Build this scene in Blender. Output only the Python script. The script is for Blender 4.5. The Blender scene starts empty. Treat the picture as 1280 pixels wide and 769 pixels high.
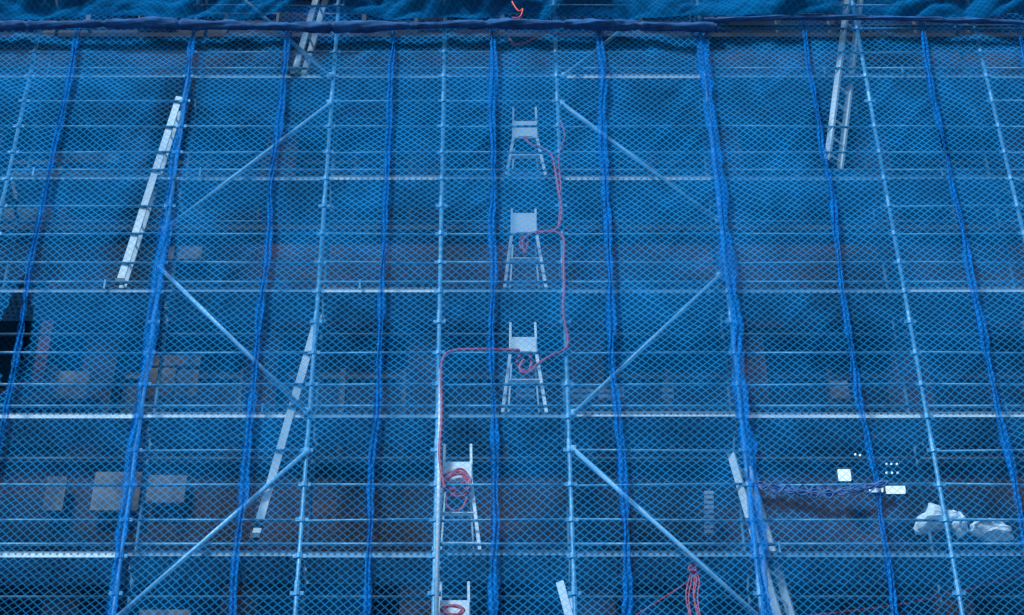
import bpy, math, random
from mathutils import Vector, noise
random.seed(7)
rad=math.radians
T=rad(42.0); F=2643.0; D=17.4; EYE=1.6
def S(px,py,off=0.0):
    """survey: bearing/elevation read off the photo -> point on the vertical plane `off` metres behind the net"""
    xn=(px-605)/F; yn=(384.5-py)/F
    dy=math.cos(T)-yn*math.sin(T); dz=math.sin(T)+yn*math.cos(T)
    s=(D+off)/dy
    return Vector((xn*s,D+off,EYE+dz*s))
sc=bpy.context.scene
col=sc.collection
# ---------------- materials ----------------
def new_mat(n):
    m=bpy.data.materials.new(n); m.use_nodes=True
    nt=m.node_tree; nt.nodes.clear()
    return m,nt
def N(nt,t,**k):
    n=nt.nodes.new(t)
    for a,b in k.items(): setattr(n,a,b)
    return n
def M(nt,op,a,b=None,c=None):
    n=nt.nodes.new('ShaderNodeMath'); n.operation=op
    for i,v in enumerate((a,b,c)):
        if v is None: continue
        if isinstance(v,(int,float)): n.inputs[i].default_value=v
        else: nt.links.new(v,n.inputs[i])
    return n.outputs[0]
def simple(name,c1,c2,scale=8,rough=.5,metal=0,bump=0.0,stretch=(1,1,1)):
    m,nt=new_mat(name); L=nt.links.new
    tc=N(nt,'ShaderNodeTexCoord'); mp=N(nt,'ShaderNodeMapping'); mp.inputs['Scale'].default_value=stretch
    L(tc.outputs['Object'],mp.inputs[0])
    no=N(nt,'ShaderNodeTexNoise'); no.inputs['Scale'].default_value=scale; no.inputs['Detail'].default_value=3; no.inputs['Roughness'].default_value=.65
    L(mp.outputs[0],no.inputs['Vector'])
    cr=N(nt,'ShaderNodeValToRGB'); cr.color_ramp.elements[0].position=.35; cr.color_ramp.elements[1].position=.65
    cr.color_ramp.elements[0].color=(*c1,1); cr.color_ramp.elements[1].color=(*c2,1)
    L(no.outputs[0],cr.inputs[0])
    b=N(nt,'ShaderNodeBsdfPrincipled'); b.inputs['Roughness'].default_value=rough; b.inputs['Metallic'].default_value=metal
    L(cr.outputs[0],b.inputs['Base Color'])
    if bump:
        bp=N(nt,'ShaderNodeBump'); bp.inputs['Strength'].default_value=bump; L(no.outputs[0],bp.inputs['Height']); L(bp.outputs[0],b.inputs['Normal'])
    o=N(nt,'ShaderNodeOutputMaterial'); L(b.outputs[0],o.inputs[0])
    return m
def net_mat(name,open_op,line_op,colr,lightc,tint=(.7,.87,1)):
    """knotless mesh: diamond cords in UV space, cloth density stored on the mesh"""
    m,nt=new_mat(name); L=nt.links.new
    uv=N(nt,'ShaderNodeUVMap'); sx=N(nt,'ShaderNodeSeparateXYZ'); L(uv.outputs[0],sx.inputs[0])
    at=N(nt,'ShaderNodeAttribute'); at.attribute_name='dens'
    def ln(e):
        f=M(nt,'FRACT',e); d=M(nt,'ABSOLUTE',M(nt,'SUBTRACT',f,.5))
        mr=N(nt,'ShaderNodeMapRange')
        L(d,mr.inputs[0]); mr.inputs[1].default_value=.04; mr.inputs[2].default_value=.15; mr.inputs[3].default_value=1; mr.inputs[4].default_value=0
        return mr.outputs[0]
    line=M(nt,'MAXIMUM',ln(M(nt,'ADD',sx.outputs[0],sx.outputs[1])),ln(M(nt,'SUBTRACT',sx.outputs[0],sx.outputs[1])))
    op=M(nt,'ADD',M(nt,'MULTIPLY',line,line_op-open_op),open_op)
    op=M(nt,'ADD',op,at.outputs['Fac'])
    cl=N(nt,'ShaderNodeClamp'); L(op,cl.inputs[0]); cl.inputs[1].default_value=.03; cl.inputs[2].default_value=.97
    mixc=N(nt,'ShaderNodeMix',data_type='RGBA'); L(line,mixc.inputs[0]); mixc.inputs[6].default_value=(*colr,1); mixc.inputs[7].default_value=(*lightc,1)
    df=N(nt,'ShaderNodeBsdfDiffuse'); L(mixc.outputs[2],df.inputs[0])
    tp=N(nt,'ShaderNodeBsdfTransparent'); tp.inputs[0].default_value=(*tint,1)
    mx=N(nt,'ShaderNodeMixShader'); L(cl.outputs[0],mx.inputs[0]); L(tp.outputs[0],mx.inputs[1]); L(df.outputs[0],mx.inputs[2])
    o=N(nt,'ShaderNodeOutputMaterial'); L(mx.outputs[0],o.inputs[0])
    return m
m_net=net_mat('blue_net',.13,.46,(.001,.100,.32),(.014,.245,.66),tint=(.70,.88,1))
m_net_up=net_mat('blue_net_heavy',.76,.82,(.001,.065,.21),(.003,.105,.30))
m_seam=net_mat('blue_net_seam',.42,.66,(.002,.105,.42),(.008,.18,.60))
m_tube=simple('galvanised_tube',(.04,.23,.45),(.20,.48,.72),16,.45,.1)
m_tubei=simple('dark_tube',(.03,.09,.17),(.08,.18,.28),16,.6,.1)  # inner row, darker tone than the outer tubes
m_brace=simple('painted_brace',(.20,.56,.92),(.40,.72,.97),10,.4,.0)
m_alu=simple('aluminium',(.9,.92,.94),(.97,.97,.97),10,.4,.0)
m_white=simple('white_plastic',(.9,.91,.92),(.96,.96,.96),5,.5)
m_hose=simple('red_rubber_hose',(.50,.025,.025),(.72,.06,.06),6,.45)
m_dark=simple('dark_glass',(.004,.004,.006),(.014,.014,.018),1.2,.2)
m_frame=simple('dark_bronze_frame',(.015,.012,.012),(.035,.028,.025),6,.5)
m_blind=simple('cream_board',(.06,.036,.026),(.30,.21,.165),2.6,.8)
m_sill=simple('stone_sill',(.03,.022,.02),(.07,.05,.045),2.0,.8)
m_grey=simple('grey_louvre',(.5,.52,.56),(.65,.66,.7),6,.6)
m_bag=simple('white_sack',(.8,.82,.85),(.92,.93,.94),5,.7,bump=.4)
m_rope=simple('blue_rope',(.002,.06,.26),(.008,.14,.45),30,.6,bump=.5)
m_conc=simple('pavement_concrete',(.22,.22,.21),(.32,.31,.30),3,.9,bump=.2)
m_asph=simple('asphalt',(.04,.04,.042),(.065,.065,.067),20,.9,bump=.3)
m_earth=simple('ground_grey',(.10,.10,.095),(.16,.155,.15),.6,.95)
m_paint=simple('road_paint',(.6,.6,.58),(.8,.8,.78),9,.7)
m_hem=simple('blue_net_roll',(.001,.040,.16),(.003,.10,.34),7,1.0)
m_rust=simple('primer_red_board',(.08,.014,.008),(.30,.05,.025),3,.8)
def plank_mat(name,base,hole,r0=.2,r1=.3):
    m,nt=new_mat(name); L=nt.links.new
    tc=N(nt,'ShaderNodeTexCoord'); sx=N(nt,'ShaderNodeSeparateXYZ'); L(tc.outputs['Object'],sx.inputs[0])
    fx=M(nt,'SUBTRACT',M(nt,'FRACT',M(nt,'DIVIDE',sx.outputs[0],.07)),.5)
    yz=M(nt,'ADD',sx.outputs[1],sx.outputs[2])
    fy=M(nt,'SUBTRACT',M(nt,'FRACT',M(nt,'DIVIDE',yz,.07)),.5)
    d=M(nt,'SQRT',M(nt,'ADD',M(nt,'MULTIPLY',fx,fx),M(nt,'MULTIPLY',fy,fy)))
    mr=N(nt,'ShaderNodeMapRange'); L(d,mr.inputs[0]); mr.inputs[1].default_value=r0; mr.inputs[2].default_value=r1
    mx=N(nt,'ShaderNodeMix',data_type='RGBA'); L(mr.outputs[0],mx.inputs[0]); mx.inputs[6].default_value=(*hole,1); mx.inputs[7].default_value=(*base,1)
    b=N(nt,'ShaderNodeBsdfPrincipled'); b.inputs['Roughness'].default_value=.5; L(mx.outputs[2],b.inputs['Base Color'])
    o=N(nt,'ShaderNodeOutputMaterial'); L(b.outputs[0],o.inputs[0]); return m
m_plank=plank_mat('steel_plank',(.16,.34,.52),(.03,.04,.06))
m_plankw=plank_mat('steel_plank_new',(.93,.95,.96),(.12,.14,.17),.15,.25)
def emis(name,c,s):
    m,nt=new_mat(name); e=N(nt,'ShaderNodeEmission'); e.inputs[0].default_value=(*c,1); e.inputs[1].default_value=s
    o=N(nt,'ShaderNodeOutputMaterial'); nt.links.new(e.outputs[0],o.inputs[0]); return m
m_glow=emis('gap_glow',(.95,.97,1),1.5)  # added glow imitating daylight seen through gaps
def wall_mat():
    m,nt=new_mat('tiled_wall'); L=nt.links.new
    tc=N(nt,'ShaderNodeTexCoord'); mp=N(nt,'ShaderNodeMapping'); mp.inputs['Rotation'].default_value=(rad(90),0,0); L(tc.outputs['Object'],mp.inputs[0])
    br=N(nt,'ShaderNodeTexBrick'); br.inputs['Scale'].default_value=1; br.inputs['Brick Width'].default_value=.46; br.inputs['Row Height'].default_value=.23
    br.inputs['Mortar Size'].default_value=.008; br.inputs['Color1'].default_value=(.028,.013,.009,1); br.inputs['Color2'].default_value=(.052,.026,.018,1); br.inputs['Mortar'].default_value=(.015,.012,.012,1)
    L(mp.outputs[0],br.inputs['Vector'])
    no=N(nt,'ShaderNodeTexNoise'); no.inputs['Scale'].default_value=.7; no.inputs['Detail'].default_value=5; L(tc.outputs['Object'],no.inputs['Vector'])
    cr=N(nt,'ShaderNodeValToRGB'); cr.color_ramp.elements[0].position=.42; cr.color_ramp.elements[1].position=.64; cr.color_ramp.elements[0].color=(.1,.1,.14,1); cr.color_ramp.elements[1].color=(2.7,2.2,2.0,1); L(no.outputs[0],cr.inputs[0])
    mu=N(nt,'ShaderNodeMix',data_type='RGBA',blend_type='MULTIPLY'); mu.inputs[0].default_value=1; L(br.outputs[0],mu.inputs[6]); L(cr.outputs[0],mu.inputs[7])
    b=N(nt,'ShaderNodeBsdfPrincipled'); b.inputs['Roughness'].default_value=.9; L(mu.outputs[2],b.inputs['Base Color'])
    o=N(nt,'ShaderNodeOutputMaterial'); L(b.outputs[0],o.inputs[0]); return m
m_wall=wall_mat()
# ---------------- mesh builders ----------------
class MB:
    def __init__(s): s.v=[]; s.f=[]; s.uv=[]; s.d=[]
    def tube(s,a,b,r,n=8):
        a=Vector(a); b=Vector(b); d=(b-a)
        if d.length<1e-6: return
        d.normalize(); up=Vector((0,0,1)) if abs(d.z)<.9 else Vector((1,0,0))
        x=d.cross(up).normalized(); y=d.cross(x)
        o=len(s.v)
        for p in (a,b):
            for i in range(n):
                t=2*math.pi*i/n; s.v.append(p+x*math.cos(t)*r+y*math.sin(t)*r)
        for i in range(n):
            j=(i+1)%n; s.f.append((o+i,o+j,o+n+j,o+n+i))
        s.f.append(tuple(o+i for i in range(n))[::-1]); s.f.append(tuple(o+n+i for i in range(n)))
    def box(s,c,h,ax=None):
        c=Vector(c); ax=ax or (Vector((1,0,0)),Vector((0,1,0)),Vector((0,0,1)))
        o=len(s.v)
        for i in (-1,1):
            for j in (-1,1):
                for k in (-1,1):
                    s.v.append(c+ax[0]*i*h[0]+ax[1]*j*h[1]+ax[2]*k*h[2])
        for q in ((0,1,3,2),(4,6,7,5),(0,4,5,1),(2,3,7,6),(0,2,6,4),(1,5,7,3)):
            s.f.append(tuple(o+i for i in q))
    def bar(s,a,b,w,d,side=None):
        a=Vector(a); b=Vector(b); z=(b-a); l=z.length; z.normalize()
        side=Vector(side or (0,1,0)); y=(side-z*side.dot(z)).normalized(); x=y.cross(z)
        s.box((a+b)/2,(w/2,d/2,l/2),(x,y,z))
    def obj(s,name,mat,parent=None,smooth=False):
        me=bpy.data.meshes.new(name); me.from_pydata([tuple(v) for v in s.v],[],s.f); me.update()
        if smooth:
            me.polygons.foreach_set('use_smooth',[True]*len(me.polygons))
        if s.uv:
            ul=me.uv_layers.new(name='UVMap'); fl=[]
            for l in me.loops: fl+=s.uv[l.vertex_index]
            ul.data.foreach_set('uv',fl)
            a=me.attributes.new('dens','FLOAT','POINT'); a.data.foreach_set('value',s.d)
        me.materials.append(mat)
        o=bpy.data.objects.new(name,me); col.objects.link(o)
        if parent: o.parent=parent
        return o
def empty(name):
    e=bpy.data.objects.new(name,None); col.objects.link(e); return e
def curve(name,pts,r,mat,parent=None):
    cu=bpy.data.curves.new(name,'CURVE'); cu.dimensions='3D'; cu.bevel_depth=r; cu.bevel_resolution=3; cu.resolution_u=8
    sp=cu.splines.new('NURBS'); sp.points.add(len(pts)-1); sp.order_u=3; sp.use_endpoint_u=True
    for i,p in enumerate(pts): sp.points[i].co=(*p,1)
    cu.materials.append(mat); o=bpy.data.objects.new(name,cu); col.objects.link(o)
    if parent: o.parent=parent
    return o
# ---------------- key dimensions ----------------
deckz=S(600,360).z; LIFT=1.8
decks=[deckz+LIFT*i for i in range(-9,5)]
ztop=decks[-1]+.4; zseam=S(600,32,-.06).z
def XP(px): return S(px,360,.06).x
posts=[XP(p) for p in (-20,198,398,550,705,910,1130,1296)]
while posts[0]>-13: posts.insert(0,posts[0]-1.8)
while posts[-1]<13: posts.append(posts[-1]+1.8)
OUT=.07; INN=.78
YO=D+OUT; YI=D+INN
scaf=empty('scaffolding')
mb=MB(); cb=MB(); ib=MB()
for i,x in enumerate(posts):
    mb.tube((x,YO,.05),(x,YO,ztop),.025); ib.tube((x,YI,.05),(x,YI,ztop),.024)
    z=decks[0]; k=0
    while z<ztop:
        cb.tube((x,YO,z-.03),(x,YO,z+.03),.038)
        if k%4==0: cb.tube((x,YO,z-.42),(x,YO,z-.3),.032)
        for sx in (-1,1): cb.box((x+sx*.045,YO,z),(.022,.014,.022))
        z+=LIFT/4; k+=1
    cb.box((x,YO,.02),(.09,.09,.02)); cb.box((x,YI,.02),(.09,.09,.02))
mb.obj('standards',m_tube,scaf,True); cb.obj('couplers',m_tube,scaf)
rb=MB(); lb=MB()
for z in decks:
    for i in range(len(posts)-1):
        a,b=posts[i],posts[i+1]
        for fr,prob in ((.25,1),(.5,1),(.75,.25)):
            if random.random()<prob:
                j=random.uniform(-.014,.014)
                rb.tube((a,YO,z+LIFT*fr+j),(b,YO,z+LIFT*fr-j),.0155)
        lb.tube((a,YO,z+.15),(b,YO,z+.15),.018)
        ib.tube((a,YI,z-.01),(b,YI,z-.01),.021)
    for x in posts: ib.tube((x,YO+.03,z+.02),(x,YI,z+.02),.021)
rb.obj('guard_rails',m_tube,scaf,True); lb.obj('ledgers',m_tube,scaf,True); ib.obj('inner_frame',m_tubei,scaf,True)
def bay_of(px,py):
    x=S(px,py,.1).x
    for i in range(len(posts)-1):
        if posts[i]<=x<posts[i+1]: return i
bright={(515,270),(515,770),(515,1000),(515,1200),(515,60),(360,470),(360,1200),(220,470),(220,790),(690,60),(90,790)}
bset=set()
for y,x in bright:
    lv=[k for k,z in enumerate(decks) if abs(z-S(600,y).z)<.5][0]
    bset.add((lv,bay_of(x,y)))
pb=MB(); pw=MB(); tb=MB()
for k,z0 in enumerate(decks):
    z=z0+.10
    for i in range(len(posts)-1):
        a,b=posts[i]+.035,posts[i+1]-.035
        tgt=pw if (k,i) in bset else pb
        for n,yy in enumerate((D+.235,D+.485)):
            dz=random.uniform(-.014,.014)
            pb.box(((a+b)/2,yy,z-.005+dz),((b-a)/2,.112,.004))
            (tgt if n==0 else pb).box(((a+b)/2,yy-.118,z-.03+dz),((b-a)/2,.004,.036))
            pb.box(((a+b)/2,yy+.118,z-.03+dz),((b-a)/2,.003,.03))
            q=a+.25
            while q<b:
                tb.box((q,yy,z-.03),(.012,.110,.018)); q+=.45
        if random.random()<.4:
            q=random.uniform(a+.2,b-.2); tb.box((q,YO-.02,z),(.01,.01,.07))
pb.obj('deck_planks',m_plank,scaf); pw.obj('deck_edges_new',m_plankw,scaf); tb.obj('deck_brackets',m_tube,scaf)
db=MB()
for a,b in (((205,288),(412,130)),((412,95),(222,-75)),((200,335),(383,515)),((383,565),(130,786)),
            ((705,95),(900,-60)),((703,130),(897,275)),((899,345),(717,517)),((717,562),(965,786))):
    p,q=S(*a,.035),S(*b,.035); db.tube(p,q,.026)
    for e in (p,q): db.box(e,(.03,.02,.045))
db.obj('diagonal_braces',m_brace,scaf,True)
# ---------------- netting ----------------
net=empty('safety_netting')
PITCH=.092
def nz3(x,y,z): return noise.noise(Vector((x,y,z)))
def fr(x,y,z,o=4):
    a=1;s=0;f=1
    for _ in range(o): s+=a*nz3(x*f,y*f,z+f); a*=.55; f*=2.1
    return s
def xs(z,base,seed):
    return base+.05*nz3(seed*7.1,z*.45,0)+.007*math.sin(z*3.4+seed)
LAD=[((404,-30),(368,92)),((224,122),(150,352)),((1062,-20),(1034,202))]
thin_lines=[]
for t_,b_ in LAD:
    thin_lines.append((S(*t_),S(*b_),.05 if b_[0]<1000 else .12))
def ladder_thinning(x,z):  # thins net opacity along ladders to make them look brighter
    for tp_,bt_,ex in thin_lines:
        if bt_.z-.2<z<tp_.z+.3:
            xc=bt_.x+(tp_.x-bt_.x)*(z-bt_.z)/(tp_.z-bt_.z)+ex
            d_=abs(x-xc)
            if d_<.24+ex: return max(0,1-d_/(.24+ex))**.5
    return 0
seams=[S(p,360).x for p in (40,200,331,478,616,762,910,1050,1213,1350)]
while seams[0]>-13: seams.insert(0,seams[0]-1.3)
while seams[-1]<13: seams.append(seams[-1]+1.35)
gp0,gp1=S(32,358),S(6,482)
nb=MB()
for s in range(len(seams)-1):
    nx=26; z0,z1=.15,zseam+.35; nz=365
    o=len(nb.v); pan=.06*nz3(s*3.7,1,1)
    for j in range(nz+1):
        z=z0+(z1-z0)*j/nz
        xa=xs(z,seams[s],s); xb=xs(z,seams[s+1],s+1)
        ph=((z-decks[0])%LIFT)/LIFT
        for i in range(nx+1):
            u=i/nx; x=xa+(xb-xa)*u
            bul=math.sin(math.pi*u)*abs(math.sin(math.pi*ph))
            fold=fr(x*1.1+z*.35,z*.9-x*.3,s*2.3,4)
            r1=abs(nz3(x*1.3+z*.9,z*.5-x*.4,s*5+2)); ridge=1-r1*5
            # swags hanging from the tie points at the ledger
            sw=abs(nz3(u*2.2+(ph-.5)*(1.5 if u<.5 else -1.5),ph*1.2+math.floor((z-decks[0])/LIFT)*3.1,s*2))
            y=D-.045-.03*bul+.035*fold-.07*max(0,.25-r1)-.09*max(0,.2-sw)
            nb.v.append(Vector((x,max(D-.125,min(y,D+.006)),z)))
            nb.uv.append((x/PITCH+.35*nz3(x*.9,z*.9,8),z/PITCH+.35*nz3(x*.8,z*.8,19)))
            zr=max(0,min(1,(z-13.2)/6.5))
            dd=-.07+.25*zr+pan+.15*fr(x*.5,z*.6,31,4)+.10*fold+.08*max(0,ridge)+.25*max(0,.15-sw)
            dd-=.26*ladder_thinning(x,z)
            if gp1.z-.1<z<gp0.z+.1:
                t=(z-gp1.z)/(gp0.z-gp1.z); xc=gp1.x+(gp0.x-gp1.x)*t; hw=.17*math.sin(math.pi*max(0.02,min(.98,t)))
                if abs(x-xc)<hw: dd=-1
            nb.d.append(dd)
    for j in range(nz):
        for i in range(nx):
            a=o+j*(nx+1)+i; nb.f.append((a,a+1,a+nx+2,a+nx+1))
nb.obj('net_sheets',m_net,net,True)
sb=MB()
for s,x0 in enumerate(seams):
    w=.036+.010*random.random()
    if abs(x0-S(910,360).x)<.01: w=.075
    if abs(x0-S(200,360).x)<.01: w=.055
    nx=8; nz=520; o=len(sb.v)
    for j in range(nz+1):
        z=.1+(zseam-.1)*j/nz; xc=xs(z,x0,s)
        ww=w*(1+.8*nz3(s*3.3,z*1.6,1)+.4*nz3(s*3.3,z*7,4))
        for i in range(nx+1):
            u=i/nx*2-1
            x=xc+u*ww+.008*nz3(u*2,z*9,s)
            y=D-.150+.018*math.sin(u*6+nz3(s,z*1.5,2)*6)-.012*nz3(u*3,z*10,s)
            sb.v.append(Vector((x,y,z))); sb.uv.append((x/PITCH*1.6,z/PITCH)); sb.d.append(.6*nz3(u*3+s*9,z*2.5,6)+.16-.3*abs(u)**3)
    for j in range(nz):
        for i in range(nx):
            a=o+j*(nx+1)+i; sb.f.append((a,a+1,a+nx+2,a+nx+1))
sb.obj('net_seams',m_seam,net,True)
ub=MB(); nx=900; nz=100; X0,X1=-13,13; zu=ztop-.2; zl=zseam-.04
for j in range(nz+1):
    z=zl+(zu-zl)*(j/nz)**1.7
    for i in range(nx+1):
        x=X0+(X1-X0)*i/nx
        k=math.exp(-(z-zseam)*1.0)
        gat=min(1,(z-zl)/.3)
        r1=abs(nz3(x*.9+z*.6,z*1.3,4)); r2=abs(nz3(x*2.1-z*1.7,z*2.0,7)); r3=abs(nz3(x*5+z*3,z*3,9))
        y=D-.17-(.34*r1+.20*r2+.05*r3)*(.5+k)*(.3+.7*gat)
        ub.v.append(Vector((x,y,z))); ub.uv.append((x/PITCH+nz3(x*2,z*2,3),z/PITCH+nz3(x*2,z*2,13)))
        ub.d.append(.5*nz3(x*1.1,z*1.3,15)-.10+.4*(.25-r1)+.3*(1-gat)-.5*ladder_thinning(x,z))
for j in range(nz):
    for i in range(nx):
        a=j*(nx+1)+i; ub.f.append((a,a+1,a+nx+2,a+nx+1))
ub.obj('upper_net',m_net_up,net,True)
def hem(name,xa,xb,zf,r,seed):
    h=MB(); n=18; m=int((xb-xa)/.02)
    for j in range(m+1):
        x=xa+(xb-xa)*j/m; c=Vector((x,D-.24,zf(x)+.02*nz3(x*2,seed,0)))
        rr=r*(1+.5*nz3(x*.9,seed,3)+.25*nz3(x*4,seed,5))
        if (x*1.05+seed)%1.0<.05: rr*=.72       # lashing
        for i in range(n):
            t=2*math.pi*i/n
            q=rr*(1+.6*nz3(math.cos(t+x*2.2)*2.0,math.sin(t+x*2.2)*2.0,x*1.6))
            h.v.append(c+Vector((0,math.cos(t)*q,math.sin(t)*q)))
    for j in range(m):
        for i in range(n):
            k=(i+1)%n; h.f.append((j*n+i,j*n+k,(j+1)*n+k,(j+1)*n+i))
    return h.obj(name,m_hem,net,True)
xr=S(893,30,-.1).x
hem('rolled_hem',-13,xr,lambda x: S(600,32,-.24).z+.03*math.sin(x*1.3+1),.054,1)
hem('rolled_hem_thin',xr-.15,13,lambda x: S(600,25,-.24).z+.05*math.sin((x-xr)*1.1),.030,2)
# ---------------- ladders ----------------
def ladder(top,bot,dx,off=.12,w=.3):
    e=empty('ladder'); a=S(*bot,off); b=S(*top,off); wv=Vector((dx,w,0))
    m=MB(); side=wv.normalized()
    for o in (Vector((0,0,0)),wv): m.bar(a+o,b+o,.08,.035,side)
    m.obj('stiles',m_alu,e)
    r=MB(); L=(b-a).length; n=int(L/.3)
    for i in range(n):
        p=a+(b-a)*((i+.5)/n); r.tube(p,p+wv,.014)
    r.obj('rungs',m_alu,e,True)
    f=MB()
    for o in (Vector((0,0,0)),wv): f.box(a+o,(.05,.028,.03))
    f.obj('rubber_feet',m_frame,e)
    return e
ladder((404,-30),(368,92),.06,.1,.22)
ladder((224,122),(150,352),-.03,.1,.24)
ladder((398,394),(323,655),-.05,.1,.22)
ladder((1062,-20),(1034,202),.17,.1,.16)
ladder((914,567),(978,790),.2,.1,.25)
ladder((700,728),(720,800),.1)
# ---------------- stepladders ----------------
def stepladder(cx,ytop,yplat0,yplat1,ybase,off=.34):
    e=empty('stepladder')
    zb=min(decks,key=lambda z:abs(z-S(cx,ybase+15).z))+.105
    cxw=S(cx,(ytop+ybase)/2,off).x
    zt=S(cx,ytop,off-.1).z; zp1=S(cx,yplat0,off-.15).z; zp0=S(cx,yplat1,off-.15).z
    y=D+off; hw=.145
    m=MB()
    for sx in (-1,1):
        m.bar((cxw+sx*hw*.95,y-.1,zt),(cxw+sx*hw,y-.12,zp0),.026,.03)
        m.bar((cxw+sx*hw,y-.12,zp0),(cxw+sx*(hw+.09),y-.2,zb),.034,.035)
        m.bar((cxw+sx*hw*.9,y+.04,zp0),(cxw+sx*(hw+.04),y+.22,zb),.018,.02)
    m.obj('legs',m_alu,e)
    r=MB()
    r.box((cxw,y-.15,zb+(zp0-zb)*.55),(hw+.03,.03,.006))
    r.box((cxw,y-.18,zb+(zp0-zb)*.12),(hw+.07,.03,.006))
    r.obj('treads',m_alu,e)
    t=MB(); t.box((cxw,y-.135,(zp0+zp1)/2),(hw*1.02,.012,(zp1-zp0)/2)); t.box((cxw,y-.02,zp1-.01),(hw*.98,.1,.015))
    t.box((cxw,y-.152,zp0+.03),(hw*.6,.004,.015))
    o=t.obj('top_platform',m_white,e)
    bv=o.modifiers.new('b','BEVEL'); bv.width=.006; bv.segments=2
    return e
stepladder(656,135,151,172,205)
stepladder(655,262,266,292,345)
stepladder(654,404,421,441,500)
stepladder(572,556,577,602,675)
stepladder(568,728,750,775,850)
# ---------------- hoses ----------------
hz=empty('red_hose')
def hp(pl,off=.012,r=.019):
    curve('hose_run',[S(x,y,off+.008*random.random()) for x,y in pl],r,m_hose,hz)
hp([(655,172),(663,182),(676,184),(690,192),(694,210),(698,238),(703,262),(700,285),(688,290),(668,290),(655,297),(652,308),(657,318)])
hp([(668,292),(690,289),(703,293),(706,305),(704,330),(706,360),(703,385),(706,405),(711,425),(708,438),(690,444),(672,455),(662,466),(652,468),(648,458),(655,450)])
hp([(650,438),(620,437),(580,437),(560,439),(552,450),(551,475),(553,520),(549,560),(551,590),(556,610)])
hp([(697,292),(703,240),(697,200),(703,180),(708,168),(700,150)],.03,.012)
hp([(636,45),(640,58),(655,55),(668,48),(690,44),(712,40)],.02)
def coil(cx,cy,rx,ry,n,off=.12,tail=()):
    pts=[]
    for i in range(n*12):
        t=i/12*2*math.pi; k=1+.3*nz3(i*.35,cx,0); k2=.09*math.sin(i*.9)
        pts.append((cx+rx*k*math.cos(t)+rx*k2,cy+ry*k*math.sin(t)+ry*.1*(i/12)))
    pts+=list(tail); hp(pts,off,.013)
coil(572,600,15,15,5,.12,((560,615),(556,630),(566,640),(580,636),(584,622)))
coil(655,303,5,9,3,.12)
coil(656,452,9,12,2,.12)
coil(566,762,13,6,3,.12)
for k in range(5):
    c0=860+k*3.6; hp([(866,708),(c0+2,722),(c0-4+5*nz3(k*1.7,1,1),745),(c0+2+9*nz3(k*1.3,2,5),768),(c0+5,790)],.12,.008)
coil(866,710,5,4,2,.1)
hp([(640,2),(648,18),(655,8),(650,25),(640,22)],-.5,.009)
hp([(795,769),(850,735),(868,722)],.3,.008)
hp([(1010,770),(1120,758),(1200,740),(1290,715)],.5,.010)
pe=empty('white_conduit'); p=MB(); a=S(553,462,.03); b=S(543,800,.03)
xx=S(549,610,.03).x-.005
p.tube((xx,D+.03,b.z),(xx,D+.03,a.z),.023,10)
p.obj('pipe',m_white,pe,True)
p=MB(); z=b.z
while z<a.z: p.box((xx,D+.045,z),(.03,.022,.015)); z+=.9
p.obj('clips',m_tube,pe)
bd=empty('blue_rope_bundle')
for k in range(12):
    pts=[]
    for i in range(26):
        u=i/25; px=945+165*u; py=603+13*math.sin(u*math.pi)+14*nz3(i*.4,k*2,0)+random.uniform(-2,2)
        pts.append(S(px,py,-.19-.03*random.random()))
    curve('strand',pts,.007,m_rope,bd)
for k in range(9):
    x=random.uniform(960,1090); pts=[S(x+random.uniform(-8,8),606+i*4,-.19) for i in range(5)]
    curve('loose_end',pts,.006,m_rope,bd)
def sack(px,py,w,h,seed,tilt):
    m=MB(); c=S(px,py,.2); nu,nv=28,18
    for j in range(nv+1):
        ph=-math.pi/2+math.pi*j/nv
        for i in range(nu):
            t=2*math.pi*i/nu
            d=Vector((math.cos(t)*math.cos(ph),math.sin(t)*math.cos(ph),math.sin(ph)))
            k=1+.55*noise.noise(d*1.5+Vector((seed,0,0)))+.35*abs(noise.noise(d*4+Vector((0,seed,0))))
            m.v.append(c+Vector((d.x*w*k+tilt*d.z*h,d.y*.1*k,d.z*h*k*(1-.3*d.x*tilt*3))))
    for j in range(nv):
        for i in range(nu):
            k=(i+1)%nu; m.f.append((j*nu+i,j*nu+k,(j+1)*nu+k,(j+1)*nu+i))
    e=empty('white_sack'); m.obj('sack_body',m_bag,e,False)
    t=MB(); t.tube(c+Vector((0,0,h*.8)),c+Vector((.03,-.02,h*1.25)),.025); t.obj('tied_neck',m_bag,e,True)
sack(1172,650,.20,.13,1.5,.6)
sack(1199,657,.07,.12,5.2,-.1)
sack(1237,663,.20,.10,9.1,-.4)
# ---------------- building ----------------
bld=empty('tiled_office_building')
WO=1.35; yw=D+WO
w=MB(); g=MB(); frm=MB(); fl=MB()
st=3.6; zb=decks[0]-1.0
pil=[-14+1.9*i for i in range(16)]
zs=[zb+st*i for i in range(9)]
for z in zs:
    w.box((0,yw+.15,z+.55),(14.6,.15,.75))
    fl.box((0,yw-.06,z+1.34),(14.6,.06,.04))
for i,x in enumerate(pil): w.box((x,yw+.28,14),(.2,.22,17))
for z in zs:
    for i in range(len(pil)-1):
        x=(pil[i]+pil[i+1])/2
        g.box((x,yw+.3,z+2.1),(.74,.02,.85))
        for sx in (-.72,0,.72): frm.box((x+sx,yw+.25,z+2.1),(.03,.04,.85))
        for sz in (1.33,2.2,2.83): frm.box((x,yw+.255,z+sz),(.72,.035,.03))
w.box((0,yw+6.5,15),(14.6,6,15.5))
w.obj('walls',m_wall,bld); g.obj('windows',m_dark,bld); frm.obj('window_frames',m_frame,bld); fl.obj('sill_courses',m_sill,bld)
bl=MB()
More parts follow.
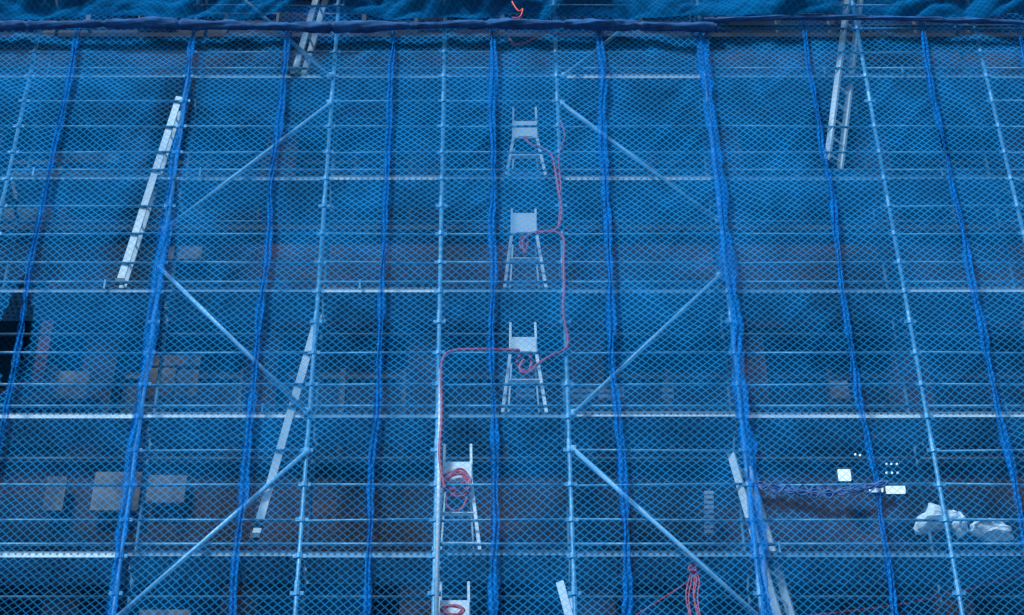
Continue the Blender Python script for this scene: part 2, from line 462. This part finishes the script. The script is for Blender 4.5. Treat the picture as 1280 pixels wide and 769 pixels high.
def patch(x0,y0,x1,y1,off=1.2,mbx=bl,th=.03):
    a=S(x0,y0,off); b=S(x1,y1,off)
    mbx.box(((a.x+b.x)/2,D+off,(a.z+b.z)/2),(abs(b.x-a.x)/2,th,abs(a.z-b.z)/2))
for n,q in enumerate(((20,458,64,502),(68,466,108,500),(180,462,216,500),(184,446,250,459),(225,464,245,498),(66,193,148,206),(60,598,78,640),(120,592,172,640),(186,596,230,630),
          (212,310,252,326),(175,764,235,800),(285,541,350,546),(1036,478,1062,500),(120,236,190,252))):
    patch(*q,1.2+.004*n)
bl.obj('boarded_panels',m_blind,bld)
gl=MB()
for q in ((645,487,668,501),(708,481,742,501),(748,481,780,501),(827,480,842,501),(985,98,1040,118),(1045,96,1076,112),(880,615,892,670),(985,709,1040,713)):
    x0,y0,x1,y1=q; n=max(1,int((y1-y0)/6))
    for k in range(n):
        h=(y1-y0)/n; patch(x0,y0+k*h,x1,y0+k*h+h*.6,1.1,gl,.02)
gl.obj('louvres',m_grey,bld)
ru=MB()
for k in range(6): patch(-40+16*k,352,-26+16*k,500-k*4,1.0,ru)
ru.obj('primer_boards',m_rust,bld)
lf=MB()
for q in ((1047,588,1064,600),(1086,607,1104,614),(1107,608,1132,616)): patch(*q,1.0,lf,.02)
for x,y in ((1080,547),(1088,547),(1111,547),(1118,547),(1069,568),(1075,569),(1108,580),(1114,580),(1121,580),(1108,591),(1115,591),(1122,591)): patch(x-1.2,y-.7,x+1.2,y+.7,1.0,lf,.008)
lm=empty('gap_glow_panels'); lf.obj('glow_quads',m_glow,lm)  # emissive panels and dots stand in for daylight gaps, not real lamps
hs=MB()
for q in ((1044,586,1067,602),(1083,605,1135,618)): patch(*q,1.06,hs,.03)
hs.obj('panel_backing',m_frame,lm)  # dark plates added behind the glowing panels
# ---------------- ground ----------------
def sheet(name,x0,y0,x1,y1,z,mat):
    m=MB(); m.v=[Vector((x0,y0,z)),Vector((x1,y0,z)),Vector((x1,y1,z)),Vector((x0,y1,z))]; m.f=[(0,1,2,3)]; return m.obj(name,mat)
sheet('ground',-600,-600,600,600,-.13,m_earth)
sheet('road',-300,-2,300,12,-.126,m_asph)
pv=MB(); pv.box((0,17.5,-.0645),(300,5.5,.0645)); pv.obj('pavement',m_conc)
kb=MB(); kb.box((0,11.92,-.06),(300,.075,.065)); kb.obj('kerb',m_conc)
ln=MB()
for i in range(-20,21): ln.box((i*6,5,-.121),(1.5,.06,.001))
ln.obj('road_markings',m_paint)
# ---------------- light ----------------
wd=bpy.data.worlds.new('World'); sc.world=wd; wd.use_nodes=True
nt=wd.node_tree; bg=nt.nodes['Background']; sk=nt.nodes.new('ShaderNodeTexSky'); sk.sky_type='NISHITA'; sk.sun_disc=False
sk.sun_elevation=rad(45); sk.sun_rotation=rad(212); sk.air_density=1.2; sk.dust_density=2
nt.links.new(sk.outputs[0],bg.inputs[0]); bg.inputs[1].default_value=.12
sl=bpy.data.lights.new('sun','SUN'); sl.energy=5.0; sl.angle=rad(10); sl.color=(1,.97,.93)
so=bpy.data.objects.new('sun',sl); col.objects.link(so)
az=rad(212); el=rad(45)
d=Vector((math.sin(az)*math.cos(el),math.cos(az)*math.cos(el),math.sin(el)))
so.rotation_euler=d.to_track_quat('Z','Y').to_euler()
so.location=(0,-10,40)
cam=bpy.data.cameras.new('camera'); cam.lens=36*F/1280; cam.sensor_width=36; cam.shift_x=35/1280; cam.clip_end=2000
co=bpy.data.objects.new('camera',cam); col.objects.link(co); co.location=(0,0,EYE); co.rotation_euler=(rad(90)+T,0,0); sc.camera=co
sc.view_settings.view_transform='Standard'; sc.view_settings.look='None'; sc.view_settings.exposure=0
